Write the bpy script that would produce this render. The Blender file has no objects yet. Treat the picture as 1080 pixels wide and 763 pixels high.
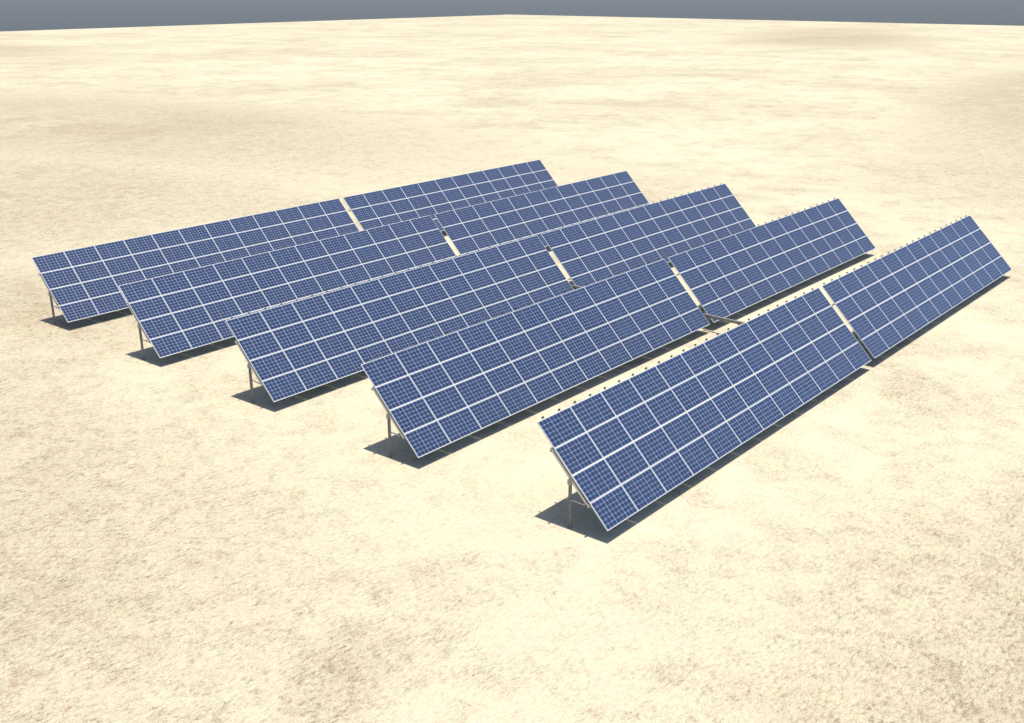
import bpy, bmesh, math, random
from mathutils import Vector, Matrix
random.seed(7)
S = bpy.context.scene
COL = S.collection

# ------------------------------------------------------------------ camera
CAM = Vector((-23.7888, -16.3251, 16.4468))
YAW, PITCH, ROLL = 0.704871, 0.347201, -0.001247
fw = Vector((math.cos(YAW) * math.cos(PITCH), math.sin(YAW) * math.cos(PITCH), -math.sin(PITCH)))
rt = Vector((math.sin(YAW), -math.cos(YAW), 0))
up = rt.cross(fw)
r2 = rt * math.cos(ROLL) + up * math.sin(ROLL)
u2 = up * math.cos(ROLL) - rt * math.sin(ROLL)
cd = bpy.data.cameras.new('camera'); cam = bpy.data.objects.new('camera', cd); COL.objects.link(cam)
cam.matrix_world = Matrix(((r2.x, u2.x, -fw.x, CAM.x), (r2.y, u2.y, -fw.y, CAM.y), (r2.z, u2.z, -fw.z, CAM.z), (0, 0, 0, 1)))
cd.sensor_fit = 'HORIZONTAL'; cd.sensor_width = 36; cd.lens = 36.652
cd.clip_start = 0.1; cd.clip_end = 4000
S.camera = cam

# ------------------------------------------------------------------ sky, sun, exposure
SUN_DIR = Vector((0.035, 0.0, 1.0)).normalized()          # towards the sun: almost overhead
EL = math.asin(SUN_DIR.z); AZ = math.atan2(SUN_DIR.x, SUN_DIR.y)
w = bpy.data.worlds.new('World'); S.world = w; w.use_nodes = True
nt = w.node_tree; nt.nodes.clear()
sky = nt.nodes.new('ShaderNodeTexSky'); sky.sky_type = 'NISHITA'; sky.sun_disc = False
sky.sun_elevation = EL; sky.sun_rotation = AZ
sky.altitude = 0; sky.air_density = 0.6; sky.dust_density = 1.3; sky.ozone_density = 6.0
bg = nt.nodes.new('ShaderNodeBackground'); bg.inputs['Strength'].default_value = 0.132
out = nt.nodes.new('ShaderNodeOutputWorld')
nt.links.new(sky.outputs[0], bg.inputs[0]); nt.links.new(bg.outputs[0], out.inputs[0])
sd = bpy.data.lights.new('sun', 'SUN'); sd.energy = 4.2; sd.angle = math.radians(0.5); sd.color = (1.0, 0.965, 0.86)
sun = bpy.data.objects.new('sun', sd); COL.objects.link(sun)
sun.rotation_euler = SUN_DIR.to_track_quat('Z', 'Y').to_euler(); sun.location = (0, 0, 60)
vs = S.view_settings
vs.view_transform = 'Standard'; vs.look = 'None'; vs.gamma = 1; vs.use_curve_mapping = False
vs.exposure = 0.22

# ------------------------------------------------------------------ node helpers
class NT:
    def __init__(self, name):
        self.m = bpy.data.materials.new(name); self.m.use_nodes = True
        self.t = self.m.node_tree; self.b = self.t.nodes['Principled BSDF']
    def node(self, k, **kw):
        n = self.t.nodes.new(k)
        for a, v in kw.items(): setattr(n, a, v)
        return n
    def put(self, sock, v):
        if hasattr(v, 'is_output'): self.t.links.new(v, sock)
        else: sock.default_value = v
    def math(self, op, a, b=None, c=None, clamp=False):
        n = self.node('ShaderNodeMath', operation=op, use_clamp=clamp); self.put(n.inputs[0], a)
        if b is not None: self.put(n.inputs[1], b)
        if c is not None: self.put(n.inputs[2], c)
        return n.outputs[0]
    def mix(self, f, a, b, mode='MIX'):
        n = self.node('ShaderNodeMix', data_type='RGBA', blend_type=mode)
        self.put(n.inputs[0], f); self.put(n.inputs[6], a if hasattr(a, 'is_output') else (*a, 1)); self.put(n.inputs[7], b if hasattr(b, 'is_output') else (*b, 1))
        return n.outputs[2]
    def noise(self, vec, scale, detail=4, rough=.55, dist=0):
        n = self.node('ShaderNodeTexNoise'); self.put(n.inputs['Vector'], vec)
        n.inputs['Scale'].default_value = scale; n.inputs['Detail'].default_value = detail
        n.inputs['Roughness'].default_value = rough; n.inputs['Distortion'].default_value = dist
        return n.outputs[0]
    def ramp(self, v, lo, hi, a=0., b=1.):
        n = self.node('ShaderNodeMapRange', interpolation_type='SMOOTHSTEP'); self.put(n.inputs[0], v)
        n.inputs[1].default_value = lo; n.inputs[2].default_value = hi; n.inputs[3].default_value = a; n.inputs[4].default_value = b
        return n.outputs[0]

# ------------------------------------------------------------------ materials
def sand_material():
    k = NT('sand'); tc = k.node('ShaderNodeTexCoord'); P = tc.outputs['Object']
    sep = k.node('ShaderNodeSeparateXYZ'); k.put(sep.inputs[0], P)
    broad = k.noise(P, .022, 4, .55, .5)
    big = k.noise(P, .075, 5, .6, .7)
    mid = k.noise(P, .33, 5, .62, .6)
    clump = k.noise(P, 1.3, 5, .66, .5)
    mp = k.node('ShaderNodeMapping'); k.put(mp.inputs[0], P); mp.inputs[2].default_value = (0, 0, .35); mp.inputs[3].default_value = (.62, 1.15, 1)
    grain = k.noise(mp.outputs[0], 7.0, 9, .88, .25)
    micro = k.noise(P, 22., 5, .85, .1)
    pebb = k.noise(P, 8.5, 2, .5)
    hue = k.noise(P, .9, 5, .7, .4)
    base = k.mix(k.ramp(hue, .36, .64), (.645, .602, .422), (.650, .578, .432))
    # soft areas of darker sand colour, broken up by the noises
    def area(x, y, rx, ry, ang):
        c_, s_ = math.cos(ang), math.sin(ang)
        dx = k.math('SUBTRACT', sep.outputs[0], x); dy = k.math('SUBTRACT', sep.outputs[1], y)
        u = k.math('DIVIDE', k.math('ADD', k.math('MULTIPLY', dx, c_), k.math('MULTIPLY', dy, s_)), rx)
        v = k.math('DIVIDE', k.math('SUBTRACT', k.math('MULTIPLY', dy, c_), k.math('MULTIPLY', dx, s_)), ry)
        d = k.math('SQRT', k.math('ADD', k.math('MULTIPLY', u, u), k.math('MULTIPLY', v, v)))
        d = k.math('ADD', d, k.math('MULTIPLY', k.math('SUBTRACT', big, .5), 2.0))
        d = k.math('ADD', d, k.math('MULTIPLY', k.math('SUBTRACT', mid, .5), 1.0))
        return k.ramp(d, .35, 1.3, 1., 0.)
    dark_area = None
    for a_ in AREAS:
        q = area(*a_); dark_area = q if dark_area is None else k.math('MAXIMUM', dark_area, q)
    d_low = k.math('MULTIPLY', k.ramp(big, .40, .68), .38)
    d_mid = k.math('MULTIPLY', k.ramp(mid, .40, .70), .42)
    dens = k.math('ADD', k.math('ADD', d_low, d_mid), k.math('MULTIPLY', dark_area, .64))
    dens = k.math('ADD', dens, k.math('MULTIPLY', k.ramp(broad, .42, .62), .27))
    c_dens = k.math('MULTIPLY', dens, k.ramp(clump, .36, .64, .50, 1.28))
    c = k.mix(k.math('MULTIPLY', dens, .46, clamp=True), base, (.420, .355, .236))
    # grain: irregular crumbs of darker and redder earth, thicker in the darker areas
    dk = k.math('MULTIPLY', k.ramp(grain, .50, .585), k.math('MULTIPLY_ADD', c_dens, 1.05, .12), clamp=True)
    crumb = k.mix(k.ramp(hue, .46, .56), (.215, .152, .094), (.32, .180, .115))
    c = k.mix(k.math('MULTIPLY', dk, .9), c, crumb)
    mk = k.math('MULTIPLY', k.ramp(micro, .51, .59), k.math('MULTIPLY_ADD', c_dens, .95, .14), clamp=True)
    c = k.mix(k.math('MULTIPLY', mk, .85), c, (.24, .168, .108))
    ck = k.math('MULTIPLY', k.ramp(clump, .50, .70), k.math('MULTIPLY_ADD', dens, .34, .04), clamp=True)
    c = k.mix(ck, c, (.30, .24, .155))
    c = k.mix(k.ramp(grain, .45, .38, 0, .7), c, (.70, .66, .53))
    pk = k.math('MULTIPLY', k.ramp(pebb, .66, .71), k.ramp(clump, .45, .6))
    c = k.mix(k.math('MULTIPLY', pk, .7), c, (.17, .145, .10))
    k.put(k.b.inputs['Base Color'], c); k.b.inputs['Roughness'].default_value = .95
    k.b.inputs['Specular IOR Level'].default_value = .1
    h = k.math('ADD', k.math('MULTIPLY', grain, .05), k.math('MULTIPLY', pebb, .015))
    bp = k.node('ShaderNodeBump'); bp.inputs['Strength'].default_value = .07; bp.inputs['Distance'].default_value = 1.0
    k.put(bp.inputs['Height'], h); k.put(k.b.inputs['Normal'], bp.outputs[0])
    return k.m
# soft areas of darker sand colour: centre x, y, half sizes, turn
AREAS = [(-13, 26, 10, 26, .1), (14, 75, 20, 30, .3), (5, -16, 26, 8, -.1), (-9.6, 1.4, 3.0, 1.8, .6), (40, -22, 40, 13, .1), (150, 25, 80, 18, .2),
         (40, 110, 26, 60, .2), (320, 140, 70, 30, .35), (90, 300, 35, 60, .2), (1.5, 39, 6, 10, 0)]

CW, CH = 1.673, 0.970            # visible laminate
NCX, NCY = 9, 6
def cell_material():
    k = NT('solar_cells'); tc = k.node('ShaderNodeTexCoord')
    sx = k.node('ShaderNodeSeparateXYZ'); k.put(sx.inputs[0], tc.outputs['Object'])
    mx, my = .014, .012
    px, py = (CW - 2 * mx) / NCX, (CH - 2 * my) / NCY
    X = k.math('DIVIDE', k.math('ADD', sx.outputs[0], CW / 2 - mx), px)
    Y = k.math('DIVIDE', k.math('ADD', sx.outputs[1], CH / 2 - my), py)
    fx = k.math('FRACT', X); fy = k.math('FRACT', Y)
    dx = k.math('MULTIPLY', k.math('SUBTRACT', .5, k.math('ABSOLUTE', k.math('SUBTRACT', fx, .5))), px)   # metres to nearest cell border
    dy = k.math('MULTIPLY', k.math('SUBTRACT', .5, k.math('ABSOLUTE', k.math('SUBTRACT', fy, .5))), py)
    g3 = k.math('FRACT', k.math('DIVIDE', X, 3.))
    d3 = k.math('MULTIPLY', k.math('SUBTRACT', .5, k.math('ABSOLUTE', k.math('SUBTRACT', g3, .5))), px * 3)
    line = k.math('MAXIMUM', k.math('LESS_THAN', dx, .0042), k.math('LESS_THAN', dy, .0048))
    strong = k.math('LESS_THAN', d3, .009)
    dia = k.math('LESS_THAN', k.math('ADD', dx, dy), .026)
    mask = k.math('MAXIMUM', k.math('MAXIMUM', line, strong), dia)
    # conductor ribbons: two fine bright lines through every cell
    b1 = k.math('LESS_THAN', k.math('ABSOLUTE', k.math('SUBTRACT', fy, .27)), .010)
    b2 = k.math('LESS_THAN', k.math('ABSOLUTE', k.math('SUBTRACT', fy, .73)), .010)
    rib = k.math('MAXIMUM', b1, b2)
    wn = k.node('ShaderNodeTexWhiteNoise', noise_dimensions='3D')
    cv = k.node('ShaderNodeCombineXYZ'); k.put(cv.inputs[0], k.math('FLOOR', X)); k.put(cv.inputs[1], k.math('FLOOR', Y))
    oi = k.node('ShaderNodeObjectInfo'); k.put(cv.inputs[2], k.math('MULTIPLY', oi.outputs['Random'], 57.))
    k.put(wn.inputs[0], cv.outputs[0])
    gr = k.noise(tc.outputs['Object'], 26, 3, .7)
    c = k.mix(wn.outputs[0], (.014, .035, .108), (.018, .042, .128))
    c = k.mix(k.ramp(gr, .4, .65, 0, .4), c, (.026, .056, .155))
    c = k.mix(k.math('MULTIPLY', oi.outputs['Random'], .35), c, (.017, .041, .122))
    c = k.mix(k.math('MULTIPLY', rib, .35), c, (.45, .48, .52))
    c = k.mix(k.math('MULTIPLY', mask, .85), c, (.48, .53, .60))
    k.put(k.b.inputs['Base Color'], c)
    k.b.inputs['Roughness'].default_value = .32
    k.b.inputs['Specular IOR Level'].default_value = .3; k.b.inputs['Coat Weight'].default_value = .2; k.b.inputs['Coat Roughness'].default_value = .06
    return k.m

def metal(name, c, metallic=.6, rough=.45, var=.12, scale=14):
    k = NT(name); tc = k.node('ShaderNodeTexCoord')
    n = k.noise(tc.outputs['Object'], scale, 5, .6)
    col = k.mix(k.ramp(n, .35, .65), tuple(x * (1 - var) for x in c), tuple(min(1, x * (1 + var)) for x in c))
    k.put(k.b.inputs['Base Color'], col)
    k.b.inputs['Metallic'].default_value = metallic
    k.put(k.b.inputs['Roughness'], k.ramp(n, .3, .7, rough - .08, rough + .12))
    return k.m
M_SAND = sand_material()
M_CELL = cell_material()
M_FRAME = metal('frame_aluminium', (.80, .80, .78), .1, .45, .04, 6)
M_BACK = metal('dark_backsheet', (.07, .10, .09), 0, .6, .06, 5)  # dark green tint, set to darken and cool the shade below the panels
M_STEEL = metal('galvanised_steel', (.33, .33, .335), .3, .5, .15, 9)
M_RAIL = metal('rail_aluminium', (.74, .73, .70), .25, .45, .06, 9)
M_DUCT = metal('weathered_steel', (.27, .26, .25), .2, .55, .12, 9)
M_BEAM = metal('bounce_lit_steel', (.74, .68, .56), .05, .6, .08, 9)  # pale warm colour stands in for bounce light on rafters and braces
M_CLAMP = metal('dark_clamp', (.06, .055, .05), .2, .55, .2, 30)

# ------------------------------------------------------------------ mesh helpers
def bx(bm, x0, x1, y0, y1, z0, z1):
    vs_ = [bm.verts.new((x, y, z)) for z in (z0, z1) for y in (y0, y1) for x in (x0, x1)]
    for f in ((0, 2, 3, 1), (4, 5, 7, 6), (0, 1, 5, 4), (2, 6, 7, 3), (0, 4, 6, 2), (1, 3, 7, 5)):
        bm.faces.new([vs_[i] for i in f])
def prism(bm, pts, x0, x1):
    """polygon in (y, z) swept along x"""
    a = [bm.verts.new((x0, y, z)) for y, z in pts]; b = [bm.verts.new((x1, y, z)) for y, z in pts]
    n = len(pts)
    for i in range(n): bm.faces.new((a[i], a[(i + 1) % n], b[(i + 1) % n], b[i]))
    bm.faces.new(list(reversed(a))); bm.faces.new(b)
def prism_z(bm, pts, z0, z1):
    a = [bm.verts.new((x, y, z0)) for x, y in pts]; b = [bm.verts.new((x, y, z1)) for x, y in pts]
    n = len(pts)
    for i in range(n): bm.faces.new((a[i], a[(i + 1) % n], b[(i + 1) % n], b[i]))
    bm.faces.new(list(reversed(a))); bm.faces.new(b)
def prism_y(bm, pts, y0, y1):
    """polygon in (x, z) swept along y"""
    a = [bm.verts.new((x, y0, z)) for x, z in pts]; b = [bm.verts.new((x, y1, z)) for x, z in pts]
    n = len(pts)
    for i in range(n): bm.faces.new((a[i], a[(i + 1) % n], b[(i + 1) % n], b[i]))
    bm.faces.new(list(reversed(a))); bm.faces.new(b)
def mesh(name, bm, mat, bevel=0):
    bmesh.ops.recalc_face_normals(bm, faces=bm.faces)
    if bevel:
        bmesh.ops.bevel(bm, geom=[e for e in bm.edges if e.calc_face_angle(0) > .5], offset=bevel, segments=1, affect='EDGES')
    me = bpy.data.meshes.new(name); bm.to_mesh(me); bm.free(); me.materials.append(mat)
    return me
def put(name, me, parent=None, loc=(0, 0, 0), rx=0):
    o = bpy.data.objects.new(name, me); COL.objects.link(o)
    o.parent = parent; o.location = loc; o.rotation_euler = (rx, 0, 0)
    return o

# ------------------------------------------------------------------ ground: one great square slab of desert whose far corner shows
bm = bmesh.new(); bx(bm, -420, 458.5, -480, 395.2, -6, 0)
g = put('ground', mesh('ground', bm, M_SAND)); g['kind'] = 'structure'

# ------------------------------------------------------------------ solar tables
W, GAP, TILT, PITCHROW, ZB = 20.4887, 0.3695, 0.791801, 8.29409, 0.4437
CT, ST = math.cos(TILT), math.sin(TILT)
NX, NY = 12, 4
PX, PY = W / NX, 1.02
L = NY * PY
OW, OH, TH = PX - .014, PY - .011, .035       # module outer size and depth
def on(s, h=0):                                # (y, z) of a point s up the slope and h behind the panel face
    return s * CT + h * ST, ZB + s * ST - h * CT

def panel_frame_mesh():
    bm = bmesh.new(); a, b = OW / 2, OH / 2
    ex, ey = (OW - CW) / 2, (OH - CH) / 2
    bx(bm, -a, a, b - ey, b, -TH, 0); bx(bm, -a, a, -b, -b + ey, -TH, 0)
    bx(bm, -a, -a + ex, -b + ey, b - ey, -TH, 0); bx(bm, a - ex, a, -b + ey, b - ey, -TH, 0)
    return mesh('panel_frame', bm, M_FRAME)
def cell_sheet_mesh():
    bm = bmesh.new(); bx(bm, -CW / 2, CW / 2, -CH / 2, CH / 2, -.008, -.003)
    return mesh('cell_sheet', bm, M_CELL)
def backsheet_mesh():
    bm = bmesh.new(); bx(bm, -CW / 2, CW / 2, -CH / 2, CH / 2, -.013, -.009)
    bx(bm, -.07, .07, CH / 2 - .16, CH / 2 - .06, -.033, -.0135)       # junction box
    return mesh('backsheet', bm, M_BACK)
R0, R1 = .012, L + .032
def rail_mesh():                               # open-topped aluminium rail, along +y
    bm = bmesh.new()
    prism_y(bm, [(-.02, -.075), (.02, -.075), (.02, -.0365), (.008, -.0365), (.008, -.046), (-.008, -.046), (-.008, -.0365), (-.02, -.0365)], R0, R1)
    return mesh('rail', bm, M_RAIL)
def end_clamp_mesh():                          # block, lip and bolt head on a rail end
    bm = bmesh.new()
    bx(bm, -.034, .034, -.022, .024, -.078, -.010); bx(bm, -.026, .026, .0245, .031, -.05, -.016)
    prism_z(bm, [(.014 * math.cos(i * math.pi / 3), .014 * math.sin(i * math.pi / 3)) for i in range(6)], -.0095, .002)
    return mesh('end_clamp', bm, M_CLAMP)
def foot_clamp_mesh():                         # slim stop under the lower edge
    bm = bmesh.new(); bx(bm, -.022, .022, -.02, .015, -.078, -.037); bx(bm, -.012, .012, -.026, -.0205, -.066, -.05)
    return mesh('foot_clamp', bm, M_CLAMP)
def purlin_end_shade_mesh():  # added dark plate, standing in for panel shade on the purlin end
    bm = bmesh.new(); bx(bm, -.004, .004, -.034, .034, -.126, -.073); bx(bm, -.008, -.0042, -.015, .015, -.11, -.09)
    return mesh('purlin_end_shade', bm, M_CLAMP)
def purlin_mesh():                             # C section along x, in the slope frame
    bm = bmesh.new()
    prism(bm, [(-.03, -.122), (.03, -.122), (.03, -.112), (-.02, -.112), (-.02, -.087), (.03, -.087), (.03, -.077), (-.03, -.077)], -.09, W + .07)
    return mesh('purlin', bm, M_STEEL)
RA0, RA1 = .93, 3.16
def rafter_mesh():                             # sloping box beam with flanges
    bm = bmesh.new()
    prism_y(bm, [(-.035, -.205), (.035, -.205), (.035, -.195), (-.028, -.195), (-.028, -.134), (.035, -.134), (.035, -.124), (-.035, -.124)], RA0, RA1)
    return mesh('rafter', bm, M_BEAM)
POSTY = 1.538
s_post = (POSTY - .205 * ST) / CT; ZPT = on(s_post, .205)[1]
def post_mesh():                               # sigma/H section driven into the sand
    bm = bmesh.new(); t = .009; a = .043; b = .040
    prism_z(bm, [(-a, -b), (a, -b), (a, -b + t), (t / 2, -b + t), (t / 2, b - t), (a, b - t), (a, b), (-a, b), (-a, b - t), (-t / 2, b - t), (-t / 2, -b + t), (-a, -b + t)], -.6, ZPT - .045)
    return mesh('post', bm, M_STEEL)
def head_plate_mesh():                         # gusset that bolts the rafter to the post
    bm = bmesh.new()
    prism(bm, [(-.075, -.17), (.075, -.17), (.075, .0), (.0, .065), (-.075, -.02)], .0505, .0605)
    prism(bm, [(-.075, -.17), (.075, -.17), (.075, .0), (.0, .065), (-.075, -.02)], -.0605, -.0505)
    for zz in (-.12, -.04): bx(bm, -.072, .072, -.012, .012, zz - .012, zz + .012)
    return mesh('head_plate', bm, M_STEEL)
BRZ = 1.0
YB = on(RA0 + .08, .2)
def brace_mesh():                              # angle strut from post forwards to the foot of the rafter
    bm = bmesh.new()
    v0 = Vector((0, -.043, BRZ)); v1 = Vector((0, YB[0] - POSTY, YB[1] - .02))
    dz = v1.z - v0.z
    a = [(-.028, .025), (.028, .025), (.028, -.025), (.02, -.025), (.02, .017), (-.028, .017)]
    A = [bm.verts.new((x, v0.y, v0.z + z)) for x, z in a]; B = [bm.verts.new((x, v1.y, v1.z + z)) for x, z in a]
    n = len(a)
    for i in range(n): bm.faces.new((A[i], A[(i + 1) % n], B[(i + 1) % n], B[i]))
    bm.faces.new(A); bm.faces.new(B)
    return mesh('brace', bm, M_BEAM)

ME = dict(frame=panel_frame_mesh(), cells=cell_sheet_mesh(), back=backsheet_mesh(), rail=rail_mesh(), clamp=end_clamp_mesh(), foot=foot_clamp_mesh(), shade_plate=purlin_end_shade_mesh(),
          purlin=purlin_mesh(), rafter=rafter_mesh(), post=post_mesh(), plate=head_plate_mesh(), brace=brace_mesh())

def make_table():
    root = bpy.data.objects.new('solar_table', None); COL.objects.link(root)
    for j in range(NY):
        for i in range(NX):
            y, z = on((j + .5) * PY)
            p = put('solar_panel', ME['frame'], root, ((i + .5) * PX, y, z), TILT)
            put('cell_sheet', ME['cells'], p); put('backsheet', ME['back'], p)
    for i in range(NX):
        for fr in (.22, .72):
            r = put('rail', ME['rail'], root, ((i + fr) * PX, 0, ZB), TILT)
            put('end_clamp', ME['clamp'], r, (0, R1 + .0225, 0)); put('end_clamp', ME['foot'], r, (0, R0 - .0155, 0))
    for s in (1.02, 3.06):
        y, z = on(s); pu = put('purlin', ME['purlin'], root, (0, y, z), TILT)
        put('end_shade', ME['shade_plate'], pu, (-.0945, 0, 0)); put('end_shade', ME['shade_plate'], pu, (W + .0745, 0, 0))
    for k in range(5):
        x = .055 + k * (W - .11) / 4
        put('rafter', ME['rafter'], root, (x, 0, ZB), TILT)
        po = put('post', ME['post'], root, (x, POSTY, 0))
        put('head_plate', ME['plate'], po, (0, 0, ZPT))
        put('brace', ME['brace'], root, (x, POSTY, 0))
    return root

def children(o): return [c for c in bpy.data.objects if c.parent == o]
def copy_tree(o, kids, parent=None):
    c = o.copy(); COL.objects.link(c); c.parent = parent
    for ch in kids.get(o, []): copy_tree(ch, kids, c)
    return c

ROWS = ['frontmost row', 'second row from front', 'middle row of five', 'second row from back', 'rearmost row']
proto = make_table()
kids = {}
for o in list(bpy.data.objects):
    if o.parent: kids.setdefault(o.parent, []).append(o)
for k in range(5):
    for h in range(2):
        t = proto if (k, h) == (0, 0) else copy_tree(proto, kids)
        t.location = (h * (W + GAP) - .035 * k, k * PITCHROW, 0)
        side = 'left half with bare end post' if h == 0 else 'right half beyond the gap'
        t['label'] = 'tilted blue solar table, %s, %s' % (ROWS[k], side)
        if h:                                          # the far tables carry their first leg frame well inside the end
            legs = {}
            for c in COL.objects:
                if c.parent == t and c.name.split('.')[0] in ('rafter', 'post', 'brace'): legs.setdefault(c.name.split('.')[0], []).append(c)
            for lst in legs.values():
                for q, c in enumerate(sorted(lst, key=lambda o: o.location.x)): c.location.x = 1.5 + q * (W - 1.9) / 4
        if k > 2:                                      # the two rear rows have their top clamps tucked in under the edge
            for c in COL.objects:
                if c.parent and c.parent.parent == t and c.name.startswith('end_clamp') and c.location.y > 1: c.location.y -= .075; c.location.z -= .036
        t['category'] = 'solar array'; t['group'] = 'tilted solar tables in five parallel rows'

# ------------------------------------------------------------------ steel ducts bridging the aisles
def duct(k, label):
    y1 = k * PITCHROW + on(.6, .12)[0]; y0 = (k - 1) * PITCHROW + POSTY + .06
    root = bpy.data.objects.new('cable_duct', None); COL.objects.link(root)
    root.location = (W + GAP / 2 + .02 - .03 * k, (y0 + y1) / 2, .80)
    ln = (y1 - y0) / 2
    bm = bmesh.new(); bx(bm, -.055, .055, -ln, ln, -.095, .045); put('channel', mesh('channel', bm, M_DUCT, .006), root)
    bm = bmesh.new(); bx(bm, -.06, .06, -ln, ln, .0455, .055); put('cover', mesh('cover', bm, M_DUCT, .003), root)
    root['label'] = label; root['category'] = 'duct'; root['group'] = 'steel ducts bridging the aisles'
duct(1, 'grey steel duct bridging the aisle between the frontmost and second rows')
duct(2, 'grey steel duct tip in the gap of the middle row, above the second row')
